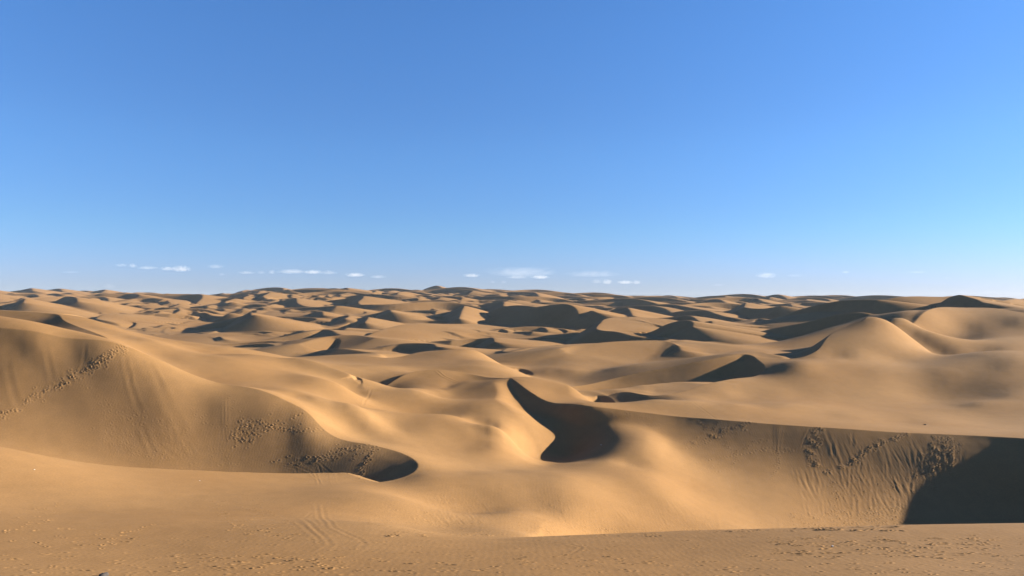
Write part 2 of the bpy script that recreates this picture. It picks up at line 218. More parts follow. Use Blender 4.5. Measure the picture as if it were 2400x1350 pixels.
# swept dunes: points (u,v,Y), lee slope, windward slope
DUNES=[
 # far landmarks
 ([(955,690,1150),(985,682,1150),(1005,674,1140),(1025,669.5,1120),(1042,679,1090),(1055,690,1060)],.45,.3),
 ([(770,692,1000),(795,684,1000),(825,678,980),(843,686,950),(850,694,900)],.5,.25),
 ([(1165,702,800),(1205,692,800),(1245,685,790),(1257,687,770),(1264,695,730),(1266,704,690)],.5,.22),
 ([(1530,700,1100),(1550,694,1100),(1565,692,1080),(1580,694,1050),(1600,701,1020)],.45,.2),
 ([(1770,704,900),(1795,695,900),(1820,690,880),(1838,695,850),(1850,703,820)],.4,.2),
 ([(1645,706,620),(1665,702,620),(1683,701,610),(1700,708,585),(1712,716,560),(1760,728,530)],.4,.25),
 ([(1715,706,720),(1740,700,720),(1770,699,710),(1782,703,690),(1790,707,680)],.5,.2),
 ([(1300,706,760),(1350,702,750),(1395,700,740),(1404,705,700),(1405,714,660)],.55,.16),
 ([(1230,716,640),(1248,706,640),(1262,703,630),(1268,708,600)],.5,.2),
 ([(-10,697,800),(12,690,800),(26,687,790),(38,690,770)],.5,.25),
 ([(100,696,800),(118,689,800),(130,687.5,790),(150,691,760)],.45,.25),
 ([(130,706,520),(150,697,520),(166,695,510),(180,698,490),(184,706,470)],.55,.2),
 ([(10,722,450),(40,708,460),(55,702,460),(56,708,430)],.55,.2),
 ([(220,696,700),(236,689,690),(300,688,690),(322,689,680),(330,692,670)],.5,.15),
 ([(495,700,750),(510,694,750),(527,690,740),(540,693,720)],.5,.2),
 ([(680,702,560),(690,699,560),(700,711,520),(716,717,500),(745,719,480),(790,718,470)],.5,.14),
 ([(530,712,620),(545,706,620),(552,700,610),(531,706,590),(532,710,560),(545,708,540)],.5,.2),
 # middle distance
 ([(1100,768,385),(1130,752,385),(1190,735,380),(1260,721,372),(1320,714,362),(1344,719,353),(1353,727,347),(1357,741,338)],.55,.16),
 ([(1128,746,420),(1140,736,420),(1170,722,415),(1210,716,410),(1250,718,400),(1262,722,390)],.55,.2),
 ([(1100,724,520),(1120,716,520),(1145,710,510),(1178,707,490),(1181,717,450)],.55,.2),
 ([(1050,732,470),(1074,722,450),(1088,717,430),(1082,730,400),(1077,748,365)],.55,.3),
 ([(1378,742,350),(1382,732,345),(1388,728,340),(1400,731,335)],.6,.2),
 ([(1420,735,400),(1440,725,400),(1468,721,395),(1476,724,380),(1484,740,350)],.5,.22),
 ([(1560,748,300),(1480,743,300),(1440,744,296),(1418,748,288),(1409,756,278),(1402,762,270),(1400,770,262),(1414,775,256),(1440,777,252),(1484,787,240)],.6,.12),
 ([(1380,801,264),(1454,791,262),(1484,786,261),(1528,778,258),(1560,763,256),(1590,755,253),(1615,754,248),(1626,758,243),(1624,768,238)],.5,.14),
 ([(1540,744,340),(1590,741,330),(1616,741,322),(1628,745,315),(1640,752,300),(1650,754,296),(1666,751,296),(1672,758,288),(1692,762,280)],.6,.14),
 ([(1600,728,420),(1650,726,415),(1680,736,400),(1700,742,390),(1720,746,380)],.5,.16),
 ([(1738,724,470),(1745,712,470),(1750,710,465),(1747,716,440),(1752,720,420),(1790,722,410),(1830,716,400)],.5,.16),
 ([(1780,762,300),(1765,752,330),(1780,747,335),(1800,750,320)],.5,.15),
 ([(1690,778,338),(1760,764,329),(1808,749,322),(1860,731,316),(1940,710,309),(1982,702,304),(2026,699,299),(2055,700,295)],.58,.16),
 ([(2045,715,300),(2070,705,305),(2100,698.5,308),(2180,696.5,310),(2230,695.5,310),(2300,697,308)],.3,.16),
 ([(2205,712,288),(2218,704,287),(2232,698,285),(2246,695,283),(2262,697,278),(2285,702,274),(2305,709,268)],.5,.16),
 ([(2340,709,420),(2370,702,430),(2400,699,440),(2500,690,440)],.5,.2),
 ([(1590,824,272),(1640,814,268),(1680,804,264),(1726,790,259),(1780,776,253),(1840,762,247),(1880,754,244),(1960,735,238),(2010,732,234),(2050,735,231),(2100,742,228)],.55,.15),
 ([(470,751,400),(454,751,395),(420,762,370),(394,769,345),(386,775,330),(390,781,315),(420,784,305),(480,785,300),(505,777,310),(520,768,330)],.55,.13),
 ([(590,781,335),(530,781,330),(496,783,318),(486,788,302),(492,793,288),(504,793,282),(512,790,282),(525,795,270)],.55,.12),
 ([(436,740,440),(475,733,440),(500,738,425),(530,741,410),(540,736,400)],.5,.18),
 ([(1110,757,330),(1000,758,310),(940,764,295),(900,774,280),(860,788,258),(885,793,250),(920,799,242)],.5,.13),
 ([(813,760,350),(830,747,375),(846,744,375),(863,744,365),(857,755,340)],.5,.2),
 ([(750,760,380),(775,748,400),(795,743,400),(816,741,390),(810,748,360)],.5,.2),
 ([(690,750,440),(720,738,440),(750,731,430),(760,737,400)],.5,.2),
 ([(540,752,350),(575,738,360),(586,733,355),(592,740,330),(600,741,320)],.5,.2),
 ([(870,742,420),(895,730,430),(912,726,425),(918,732,400)],.5,.2),
 ([(1060,795,250),(1120,790,252),(1150,788,250),(1157,789,244),(1160,800,230)],.5,.14),
 ([(900,815,220),(940,807,222),(1000,804,218),(1018,805,213),(1026,812,206),(1042,815,200)],.4,.12),
 ([(760,822,215),(800,817,210),(860,822,200),(900,826,195)],.3,.12),
 ([(1190,818,205),(1182,822,198),(1181,825,194),(1200,825,192),(1230,821,195),(1260,818,200),(1308,813,205),(1312,824,190)],.5,.12),
 ([(1310,816,186),(1340,811,190),(1400,805,195),(1500,800,200),(1560,801,200),(1590,809,192),(1600,820,185)],.3,.12),
 ([(600,800,270),(660,790,275),(720,778,280),(760,772,285),(800,782,260)],.3,.14),
 ([(700,806,235),(780,786,250),(830,783,250),(880,790,240)],.25,.14),
]
def noise2(x,y,seed):
    # value-gradient noise, numpy
    xi=np.floor(x).astype(np.int64);yi=np.floor(y).astype(np.int64);xf=x-xi;yf=y-yi
    def g(ix,iy,fx,fy):
        h=(ix*374761393+iy*668265263+seed*144269504)&0xffffffff
        h=((h^(h>>13))*1274126177)&0xffffffff; h=(h^(h>>16))&0xffff
        an=h*(2*math.pi/65536); return np.cos(an)*fx+np.sin(an)*fy
    u=xf**3*(xf*(xf*6-15)+10);v=yf**3*(yf*(yf*6-15)+10)
    n0=g(xi,yi,xf,yf);n1=g(xi+1,yi,xf-1,yf);n2=g(xi,yi+1,xf,yf-1);n3=g(xi+1,yi+1,xf-1,yf-1)
    return (n0+(n1-n0)*u+((n2+(n3-n2)*u)-(n0+(n1-n0)*u))*v)*1.5
def fbase_at(x,y):
    return np.array([farbase(np.array([xx/yy]),np.array([math.log(yy)]))[0,0] for xx,yy in zip(x,y)])
def far_dunes(taken):
    rng=np.random.default_rng(11); out=[]
    n=0
    for it in range(5600):
        Y=math.exp(rng.uniform(math.log(300),math.log(1700))); a=rng.uniform(-.95,.9); X=a*Y
        sc=rng.lognormal(0,.4)*(4+Y*.009)
        if Y<700 and (np.hypot(taken[:,0]-X,taken[:,1]-Y)<sc*1.6+10).any(): continue
        if a>.36 and Y<450: continue
        if a<-.5 and Y<260: continue
        t=np.linspace(math.radians(rng.uniform(115,150)),math.radians(rng.uniform(-50,0)),9)
        r=sc*(1+.05*rng.normal(size=9)); st=rng.uniform(.8,1.6); ro=rng.normal(0,.25)
        cx=r*np.cos(t);cy=r*np.sin(t)*st
        x=X+cx*math.cos(ro)-cy*math.sin(ro);y=Y+cx*math.sin(ro)+cy*math.cos(ro)
        u=np.linspace(0,1,9); pk=rng.uniform(.45,.7)
        pr=np.where(u<pk,smooth(u/pk*.5+.5)*2-1,np.sqrt(np.clip(1-((u-pk)/(1-pk))**2,0,1)))
        pr=np.sin(np.pi*np.where(u<pk,u/pk*.5,.5+(u-pk)/(1-pk)*.5))**.8
        h=sc*rng.uniform(.13,.26)
        p=np.stack([x,y,h*pr-.4],1)
        ws=rng.uniform(.13,.24)
        out.append((resample(p,16),-rng.uniform(.52,.7),ws,.12,min(h/ws*1.3+sc*.3,150)))
    for it in range(170):
        # long sinuous ridges that link the smaller crescents
        Y=math.exp(rng.uniform(math.log(330),math.log(1500))); a=rng.uniform(-.85,.62); X=a*Y
        ln=rng.uniform(50,110)*(.6+Y/900); h=rng.uniform(.035,.06)*ln
        if Y<560 and (np.hypot(taken[:,0]-X,taken[:,1]-Y)<35).any(): continue
        if a>.33 and Y<520: continue
        th=math.radians(rng.normal(-32,16)); t=np.linspace(-.5,.5,17); ph=rng.uniform(0,6)
        lx=t*ln; ly=ln*(.07*np.sin(t*8+ph)+.006*np.sin(t*19+2*ph))-ln*.35*np.maximum(t-.15,0)**1.5
        e=np.sin(np.pi*np.clip((t+.5),0,1)**1.25)**.7*(1+.12*np.sin(t*9+ph))
        p=np.stack([X+lx*math.cos(th)-ly*math.sin(th),Y+lx*math.sin(th)+ly*math.cos(th),h*e-.4],1)
        ws=rng.uniform(.1,.17)
        out.append((resample(p,40),-rng.uniform(.5,.65),ws,.25,min(h/ws*1.4+8,150)))
    for it in range(900):
        Y=math.exp(rng.uniform(math.log(215),math.log(620))); a=rng.uniform(-.72,.32); X=a*Y
        sc=rng.lognormal(0,.45)*(4+Y*.009)
        if (np.hypot(taken[:,0]-X,taken[:,1]-Y)<sc*1.1+3).any(): continue
        if a<-.45 and Y<300: continue
        t=np.linspace(math.radians(rng.uniform(115,160)),math.radians(rng.uniform(-60,0)),9)
        r=sc*(1+.06*rng.normal(size=9)); st=rng.uniform(.9,2.2); ro=rng.normal(0,.3)
        cx=r*np.cos(t)*st;cy=r*np.sin(t)
        u=np.linspace(0,1,9); pr=np.sin(np.pi*u**rng.uniform(.8,1.5))**.9; h=sc*rng.uniform(.1,.22)
        p=np.stack([X+cx*math.cos(ro)-cy*math.sin(ro),Y+cx*math.sin(ro)+cy*math.cos(ro),h*pr-.3],1)
        ws=rng.uniform(.09,.17)
        out.append((resample(p,16),-rng.uniform(.5,.65),ws,.2,min(h/ws*1.3+sc*.3,90)))
    return out
def build(a,b):
    fld=Field(a,b); Y=fld.Y;X=fld.X
    A,w=gp_fit()
    da=.012;db=.012
    ga=np.arange(a[0]-3*da,a[-1]+4*da,da);gb=np.arange(math.log(8)-3*db,math.log(330)+4*db,db)
    g=gp_eval(A,w,ga,gb)
    mB=b<math.log(320); q=np.zeros_like(Y)
    q[mB]=bicubic(g,ga[0],da,gb[0],db,a,b[mB])
    fade=1-smooth((b-math.log(282))/(math.log(328)-math.log(282)))
    z=farbase(a,b)+Y*q*fade[:,None]
    # far undulation and dunes
    swept=[]; taken=[]
    for pts,ls,ws in DUNES:
        p=np.array([P(*c) for c in pts]); taken.append(p[:, :2]); p=resample(p,36)
        hgt=p[:,2].max()-np.interp(math.log(p[:,1].mean()),LB,BZ)+4
        swept.append((p,ls,ws,.8,min(max(hgt,4)/ws*1.2,170)))
    swept=far_dunes(np.concatenate(taken))+swept
    zb=z.copy()
    for p,ls,ws,k,R in swept:
        if ls<0:   # height above the ground given instead of absolute height
            ls=-ls; p=p.copy(); R=R*1.6+2
            g_=zb[np.clip(np.searchsorted(b,np.log(p[:,1])),0,len(b)-1),np.clip(np.searchsorted(a,p[:,0]/p[:,1]),0,len(a)-1)]
            p[:,2]+=.5*g_+.5*np.linspace(g_[0],g_[-1],len(g_))
        r=fld.near(p,R)
        if r is None: continue
        ii,jj=r; d,at=fld.dist(p,ii,jj)
        rr=.0022*p[:,1].mean(); dd=np.sqrt(d*d+rr*rr)-rr; wl=smooth(.5+.5*fld.c/.8); wwd=ws*(1-.25*np.exp(-dd/12))
        h=at[:,2]-dd*(wwd+(ls-wwd)*wl)
        h=h-.9*np.maximum(dd-.55*R,0)**2/(.45*R)
        zz=z[ii,jj]; kk=k
        t=np.clip(.5+.5*(h-zz)/kk,0,1); 
        z[ii,jj]=zz*(1-t)+h*t+kk*t*(1-t)*np.where(h>zz,np.exp(-np.maximum(h-zz,0)),1)*1.0
    for pts,sl,r0,r1 in CARVE:
        p=np.array([P(*c[:3])+(c[3],c[4] if len(c)>4 else 1.) for c in pts]); p=smooth_poly(resample(p,110),p_sig(pts))
        r=fld.near(p,r1)
        if r is None: continue
        ii,jj=r; d,at=fld.dist(p,ii,jj); h=np.maximum(at[:,3],.02)
        cf=smooth(fld.c/.6); m=(d>0); i2,j2=ii[m],jj[m]
        rs=at[:,4].copy()
        ps=smooth_poly(p,r0*.55,260); q0,q1,p0,p1=ii.min(),ii.max(),jj.min(),jj.max(); DC=4
        ri=np.clip(np.arange(q0-2*DC,q1+4*DC,DC),0,len(b)-1); ci=np.clip(np.arange(p0-2*DC,p1+4*DC,DC),0,len(a)-1)
        gi,gj=np.meshgrid(ri,ci,indexing='ij'); d2,at2=fld.dist(ps,gi.ravel(),gj.ravel())
        d2=np.abs(d2).reshape(gi.shape); h2=at2[:,3].reshape(gi.shape); r2=at2[:,4].reshape(gi.shape)
        for _ in range(2):
            for arr in (d2,h2,r2):
                arr[1:-1]=(arr[:-2]+2*arr[1:-1]+arr[2:])/4; arr[:,1:-1]=(arr[:,:-2]+2*arr[:,1:-1]+arr[:,2:])/4
        fr=np.arange(q0,q1+1)*1.; fc=np.arange(p0,p1+1)*1.
        up=lambda g:bicubic(g,p0-2*DC,DC,q0-2*DC,DC,fc,fr)[i2-q0,j2-p0]
        D2,H2,R2=up(d2),up(h2),up(r2)
        wv=smooth(d[m]/(r0*.6*rs[m]+.5)); d[m]=np.maximum(d[m]*(1-wv)+D2*wv,1e-4); h[m]=np.maximum(h[m]*(1-wv)+H2*wv,.02); rs[m]=rs[m]*(1-wv)+R2*wv
        f=h*gsat(sl*d/h)*(1-smooth((d/rs-r0)/(r1-r0)))
        z[ii,jj]-=np.where(d>0,f*cf,0)
    near=1-smooth((b-math.log(150))/.8)[:,None]
    mid=(smooth((b-math.log(105))/.5)*(1-smooth((b-math.log(420))/.5)))[:,None]
    z+=mid*(.55*noise2(X/26+3,Y/38,8)+.3*noise2(X/60,Y/17,9))
    z+=near*(.06*noise2(X/9,Y/7,3)+.012*noise2(X/3.3+7,Y/2.6,4)+.006*noise2(X/1.1,Y/.9,5))
    # loose sand cannot stand steeper than this: fill under any sharper step
    lim=np.where(b>math.log(215),.68,1.2)
    for _ in range(2):
        dx=(np.diff(a)[None,:]*np.exp(b)[:,None])*lim[:,None]
        for j in range(1,len(a)): np.maximum(z[:,j],z[:,j-1]-dx[:,j-1],out=z[:,j])
        for j in range(len(a)-2,-1,-1): np.maximum(z[:,j],z[:,j+1]-dx[:,j],out=z[:,j])
        dy=np.diff(np.exp(b))[:,None]*np.sqrt(1+a[None]**2)*lim[1:,None]
        for i in range(1,len(b)): np.maximum(z[i],z[i-1]-dy[i-1],out=z[i])
        for i in range(len(b)-2,-1,-1): np.maximum(z[i],z[i+1]-dy[i],out=z[i])
    return X,Y,z
# ---------------------------------------------------------------- the sand surface
def spans(parts):
    out = []
    for x0, x1, st in parts:
        n = max(2, int(round((x1-x0)/(st/QUALITY)))); out.append(np.linspace(x0, x1, n, endpoint=False))
    return np.concatenate(out+[[parts[-1][1]]])
PX = 1/745.
AA = spans([(-.95, -.72, PX*5), (-.72, .72, PX*.9), (.72, 1.1, PX*5)])
L = math.log
BB = spans([(L(6), L(16), .02), (L(16), L(24), .0022), (L(24), L(128), .00115), (L(128), L(320), .0022), (L(320), L(1500), .003), (L(1500), L(2600), .03)])
t0 = time.time()
XX, YY, ZZ = build(AA, BB)
print('terrain', ZZ.shape, round(time.time()-t0, 1))
# ---- footprints, scuffs and tracks pressed into the sand, traced on the surface they cross
QV = V0 - ZZ/YY*F          # image row of every grid vertex
def land(u, v):
    # the point of the sand surface that is seen at this place of the photograph
    j = int(np.clip(np.searchsorted(AA, (u-1200)/F), 1, len(AA)-2))
    k = np.nonzero(QV[:, j] <= v)[0]
    i = int(k[0]) if len(k) else len(BB)-2
    return XX[i, j], YY[i, j]
rng = np.random.default_rng(5)
DZ = np.zeros_like(ZZ)
KS, KD, KG = 1., 1., 1.
def window(x, y, r):
    i0, i1 = np.searchsorted(BB, [L(max(y-r, 1)), L(y+r)]); c = sorted([(x-r)/(y-r), (x-r)/(y+r), (x+r)/(y-r), (x+r)/(y+r)])
    j0, j1 = np.searchsorted(AA, [c[0], c[3]])
    return slice(i0, i1+1), slice(j0, j1+1)
def dent(x, y, ang, ln, wd, depth, rim=.45):
    ln *= KS; wd *= KS; depth *= KD
    r = ln*2.2; sl = window(x, y, r)
    dx = XX[sl]-x; dy = YY[sl]-y
    p = (dx*math.cos(ang)+dy*math.sin(ang))/ln; q = (-dx*math.sin(ang)+dy*math.cos(ang))/wd
    d2 = p*p+q*q
    DZ[sl] += depth*(-np.exp(-d2*1.6)+rim*np.exp(-(np.sqrt(d2)-1.5)**2*3))
def path(pts, step):
    # world polyline resampled to even steps
    w = np.array([land(*p) for p in pts]); seg = np.r_[0, np.cumsum(np.hypot(*np.diff(w, axis=0).T))]
    n = max(2, int(seg[-1]/step)); t = np.linspace(0, seg[-1], n)
    x = np.interp(t, seg, w[:, 0]); y = np.interp(t, seg, w[:, 1])
    if n > 7:
        k = np.array([1, 2, 3, 2, 1])/9.
        xs = np.convolve(x, k, 'valid'); ys = np.convolve(y, k, 'valid'); x[2:-2] = xs; y[2:-2] = ys
    return x, y
def steps(pts, depth=.09, jit=.1, size=.17, step=.62):
    x, y = path(pts, step); a = np.arctan2(np.gradient(y), np.gradient(x))
    for k in range(len(x)):
        if rng.random() < .06: continue
        o = (.13 if k % 2 else -.13)+rng.normal(0, jit)
        dent(x[k]-math.sin(a[k])*o, y[k]+math.cos(a[k])*o, a[k]+rng.normal(0, .3), size*rng.uniform(.85, 1.3), size*.62, depth*rng.uniform(.6, 1.2))
def scuff(pts, width=.5, dens=5, depth=.11, size=.18):
    x, y = path(pts, .3); a = np.arctan2(np.gradient(y), np.gradient(x))
    for k in range(len(x)):
        for _ in range(rng.poisson(dens*.3)):
            o = rng.normal(0, width)
            dent(x[k]-math.sin(a[k])*o+rng.normal(0, .12), y[k]+math.cos(a[k])*o, rng.uniform(0, 3), size*rng.uniform(.7, 1.4), size*.7, depth*rng.uniform(.4, 1.1), .6)
def groove(pts, width=.16, depth=.06, rim=.5, fade=True):
    x, y = path(pts, width*.6); n = len(x)
    for k in range(n):
        f = math.sin(math.pi*(k+.5)/n)**.4 if fade else 1
        sl = window(x[k], y[k], width*3)
        d = np.hypot(XX[sl]-x[k], YY[sl]-y[k])/width
        DZ[sl] += .38*KG*f*depth*(1+.25*math.sin(k*1.7))*(-np.exp(-d*d*1.5)+rim*.5*np.exp(-(d-1.7)**2*2.5))
def scatter(poly, n, depth=.08, size=.16, ang=None):
    poly = np.array(poly, float); lo = poly.min(0); hi = poly.max(0); k = 0
    while k < n:
        p = lo+(hi-lo)*rng.random(2); c = False; m = len(poly)
        for e in range(m):
            a, b_ = poly[e], poly[e-1]
            if (a[1] > p[1]) != (b_[1] > p[1]) and p[0] < (b_[0]-a[0])*(p[1]-a[1])/(b_[1]-a[1])+a[0]: c = not c
        if not c: continue
        k += 1; x, y = land(*p)
        dent(x, y, rng.uniform(0, 3) if ang is None else rng.normal(ang, .3), size*rng.uniform(.6, 1.6), size*.6, depth*rng.uniform(.35, 1.15), .5)
def slides(poly, n, dxdv, ln, width=.2, depth=.06):
    poly = np.array(poly, float); lo = poly.min(0); hi = poly.max(0); k = 0; tries = 0
    while k < n and tries < 20*n:
        tries += 1; p = lo+(hi-lo)*rng.random(2); c = False
        for e in range(len(poly)):
            a, b_ = poly[e], poly[e-1]
            if (a[1] > p[1]) != (b_[1] > p[1]) and p[0] < (b_[0]-a[0])*(p[1]-a[1])/(b_[1]-a[1])+a[0]: c = not c
        if not c: continue
        k += 1; l = ln*rng.uniform(.5, 1.4); s = rng.normal(dxdv, .22)
        pts = [(p[0]+s*l*t+4*rng.normal()*t*(1-t), min(p[1]+l*t, hi[1]+5)) for t in (0, .33, .66, 1)]
        groove(pts, width*rng.uniform(.6, 1.3), depth*rng.uniform(.5, 1.2), .8)
# left dune slip face
KS, KD, KG = .62, .4, .12
scuff([(290,815),(240,847),(180,882),(120,912),(60,945),(0,975),(-50,995)], .38, 9, .12)
scuff([(292,814),(240,846),(200,870)], .25, 8, .12)
for g, w_ in [([(107,817),(112,850),(123,892)], .25), ([(15,850),(25,900),(40,955)], .3), ([(200,805),(197,840),(188,872)], .2), ([(292,828),(295,860),(305,905),(320,948),(332,972)], .25),
          ([(328,832),(355,880),(376,912),(395,957),(412,985),(430,1020),(445,1046)], .42), ([(346,840),(362,875),(380,915)], .3), ([(523,925),(524,985),(526,1030)], .12), ([(530,928),(531,985),(530,1010)], .12),
          ([(170,905),(150,870)], .2), ([(400,1000),(408,1035)], .2), ([(430,1030),(455,1068)], .2), ([(330,1000),(362,1068)], .25), ([(380,1050),(415,1074)], .2), ([(305,870),(303,900)], .2)]:
    groove(g, w_, .09 if w_ > .2 else .06, .9)
steps([(190,905),(225,930),(245,960),(272,968),(300,985),(330,1000)], .07); steps([(440,950),(470,985),(520,1003),(560,1016),(590,1002)], .08)
steps([(455,925),(462,955),(480,975)], .07); steps([(540,930),(548,955),(562,972),(570,1000)], .08)
for p in ([(535,1027),(560,1012),(590,997),(610,982),(627,968)], [(560,1000),(600,996),(650,1004),(682,1011)], [(608,985),(618,1000),(650,1004),(680,1012),(735,1010),(754,1007)], [(545,1043),(590,1022),(615,1003),(680,984),(707,974)], [(560,1030),(575,1005),(567,985)], [(640,946),(660,934)],
          [(575,1045),(600,1028),(625,1015)], [(690,1012),(705,998)]):
    steps(p, .12, .12, .18, .42)
scatter([(545,985),(590,980),(605,1030),(550,1052)], 45, .1)
scatter([(240,940),(440,985),(460,1070),(330,1078),(230,1030)], 170, .05); scatter([(200,1000),(480,1040),(640,1090),(420,1105),(220,1060)], 160, .035)
for p in ([(720,1076),(760,1067),(800,1055),(850,1046),(880,1047)], [(640,1083),(700,1081),(742,1087)], [(735,1082),(790,1064),(840,1051)], [(884,1049),(864,1072),(846,1096),(836,1118),(848,1130)], [(826,1078),(850,1062),(872,1054)], [(780,1040),(800,1050),(815,1065)], [(872,1060),(850,1086)], [(820,1110),(850,1090)], [(760,1078),(800,1068)]):
    steps(p, .13, .16, .18, .38)
for o in (0, 7): groove([(640,1085+o*.5),(690,1092+o),(728,1107+o*.6),(745,1126),(754-o,1141)], .1, .07, .7)
for o in (0, 6): groove([(700,1071+o*.5),(745,1084+o),(776,1108+o*.5),(789-o,1140)], .1, .08, .7)
# foreground
KS, KD, KG = .52, .4, .085
for p in ([(480,1162),(505,1185),(540,1220),(560,1232),(600,1250)], [(570,1158),(596,1172),(622,1197),(650,1210),(670,1222),(692,1228)], [(515,1243),(560,1230),(600,1216),(612,1202)], [(600,1235),(625,1245),(650,1258),(676,1262)], [(130,1180),(112,1210),(60,1236),(10,1248)],
          [(240,1286),(270,1258),(310,1240),(362,1230)], [(30,1268),(75,1276),(104,1282)], [(250,1182),(330,1180)], [(1185,1138),(1205,1170),(1214,1200),(1215,1232)], [(1345,1150),(1325,1172),(1280,1190),(1256,1208),(1262,1246)], [(1340,1168),(1322,1198),(1325,1232),(1345,1252)], [(1010,1150),(1034,1188),(1048,1206)], [(1345,1172),(1400,1220),(1432,1246)], [(896,1230),(900,1214),(922,1198),(945,1155)], [(1015,1228),(1060,1210),(1100,1190)], [(840,1220),(880,1232),(960,1240)], [(1150,1135),(1190,1160)], [(1290,1185),(1262,1196)]):
    steps(p, .09, .14, .15, .7)
scatter([(0,1180),(140,1200),(110,1240),(0,1250)], 14, .1); scatter([(500,1160),(690,1215),(700,1265),(520,1250)], 50, .1, .13); scatter([(960,1235),(1480,1235),(1560,1258),(900,1258)], 220, .08)
scatter([(1000,1150),(1130,1190),(1200,1250),(960,1240)], 130, .07); scatter([(1240,1170),(1360,1160),(1450,1245),(1250,1250)], 150, .07); scatter([(1480,1190),(1700,1200),(1800,1245),(1450,1250)], 130, .06)
slides([(980,1150),(1150,1170),(1160,1225),(960,1215)], 60, .75, 34, .14, .045); slides([(1300,1160),(1600,1160),(1700,1235),(1300,1235)], 70, .7, 40, .16, .045)
groove([(757,1182),(760,1212),(780,1237),(815,1253),(842,1264),(854,1276),(842,1288),(815,1292)], .13, .08, .8); groove([(742,1180),(745,1212),(764,1237),(800,1256)], .13, .06, .8)
groove([(705,1214),(735,1238),(760,1260),(773,1278),(750,1292),(725,1296)], .13, .08, .8); groove([(690,1222),(722,1245),(748,1264),(755,1282)], .13, .06, .8); groove([(700,1220),(728,1200)], .1, .06)
groove([(930,1262),(1100,1262),(1233,1266),(1333,1276),(1361,1283),(1347,1294),(1300,1306)], .1, .08, .8); groove([(860,1200),(880,1178),(945,1152)], .1, .04); groove([(870,1210),(890,1232)], .1, .05)
scatter([(0,1296),(2400,1296),(2400,1350),(0,1350)], 150, .085, .15, 0); scatter([(1820,1255),(2340,1262),(2340,1305),(1800,1300)], 150, .085, .15, 0); scatter([(0,1255),(2400,1255),(2400,1350),(0,1350)], 240, .05, .15, 0)
scatter([(420,1305),(800,1305),(800,1335),(420,1335)], 40, .11, .14, 0); scatter([(60,1225),(320,1235),(300,1290),(20,1285)], 16, .09)
# slip face of the long ridge
KS, KD, KG = .66, .34, .12
scuff([(1607,1042),(1640,1032),(1673,1023),(1717,1006),(1760,989)], .3, 8, .13); steps([(1607,1053),(1660,1034),(1700,1020),(1730,1005)], .13, .15, .18, .4); steps([(1627,982),(1655,1005),(1678,1024),(1715,1057),(1724,1068),(1718,1092)], .13, .15, .18, .42)
for p in ([(1605,1087),(1680,1073),(1740,1064),(1800,1052),(1840,1053),(1872,1056)], [(1780,1058),(1820,1062),(1845,1056)], [(1670,1008),(1682,985)], [(1765,1015),(1768,1035)], [(1745,1050),(1790,1030)], [(1640,1110),(1715,1098)], [(1650,1098),(1690,1088)], [(1818,1058),(1826,1080),(1820,1102),(1805,1130),(1812,1148)]):
    steps(p, .12, .16, .18, .42)
for o in (0, 4, 9, 13): groove([(1820+o,993),(1818+o*.9,1020),(1816+o*.8,1052)], .1, .11, .8)
groove([(1897,1005),(1885,1030),(1877,1055)], .12, .09, .8)
for p in ([(1918,1000),(1908,1030),(1900,1058),(1910,1092)], [(2192,1026),(2198,1050),(2186,1085),(2182,1110),(2192,1150)], [(2232,1030),(2226,1070),(2226,1122)]):
    scuff(p, .35, 9, .15)
scuff([(2125,1018),(2062,1038),(2012,1074),(1960,1101),(1938,1112)], .18, 7, .13); steps([(1960,1150),(1955,1180),(1965,1230)], .13, .2, .18, .4); steps([(2010,1110),(1996,1160)], .1)
slides([(1880,1010),(2200,1020),(2190,1090),(2140,1170),(1960,1190),(1900,1100)], 60, .3, 50, .16, .1); slides([(1850,1090),(2120,1090),(2130,1200),(1880,1205)], 60, .42, 40, .16, .1)
slides([(2130,1040),(2280,1040),(2200,1150),(2120,1180)], 45, .15, 50, .18, .1)
for g in ([(1935,1010),(1950,1052),(1966,1096)], [(1878,1098),(1900,1150),(1920,1185)], [(2060,1032),(2075,1090)], [(2100,1120),(2128,1165),(2138,1205)], [(2222,1030),(2222,1128)], [(2110,1130),(2140,1225)]):
    groove(g, .25, .13, .9)
scatter([(1850,1205),(2150,1185),(2110,1245),(1860,1245)], 300, .13, .18); scatter([(2170,1030),(2260,1040),(2180,1180),(2120,1190)], 130, .12, .17); scatter([(1940,1130),(2140,1110),(2120,1230),(1960,1230)], 120, .1, .17)
scatter([(1420,965),(1540,975),(1560,1015),(1420,1010)], 70, .1, .2); scatter([(1600,1215),(1860,1215),(1860,1245),(1600,1248)], 90, .08)
groove([(1668,1153),(1760,1185),(1825,1217),(1878,1246)], .22, -.09, .3); groove([(1595,1163),(1680,1203),(1752,1246)], .22, -.08, .3)
groove([(1352,1046),(1361,1055),(1358,1068),(1345,1075)], .12, .1, .8); groove([(1342,1052),(1347,1062),(1340,1074)], .1, .08, .8)
scuff([(1210,920),(1245,922),(1280,934)], .25, 7, .15)
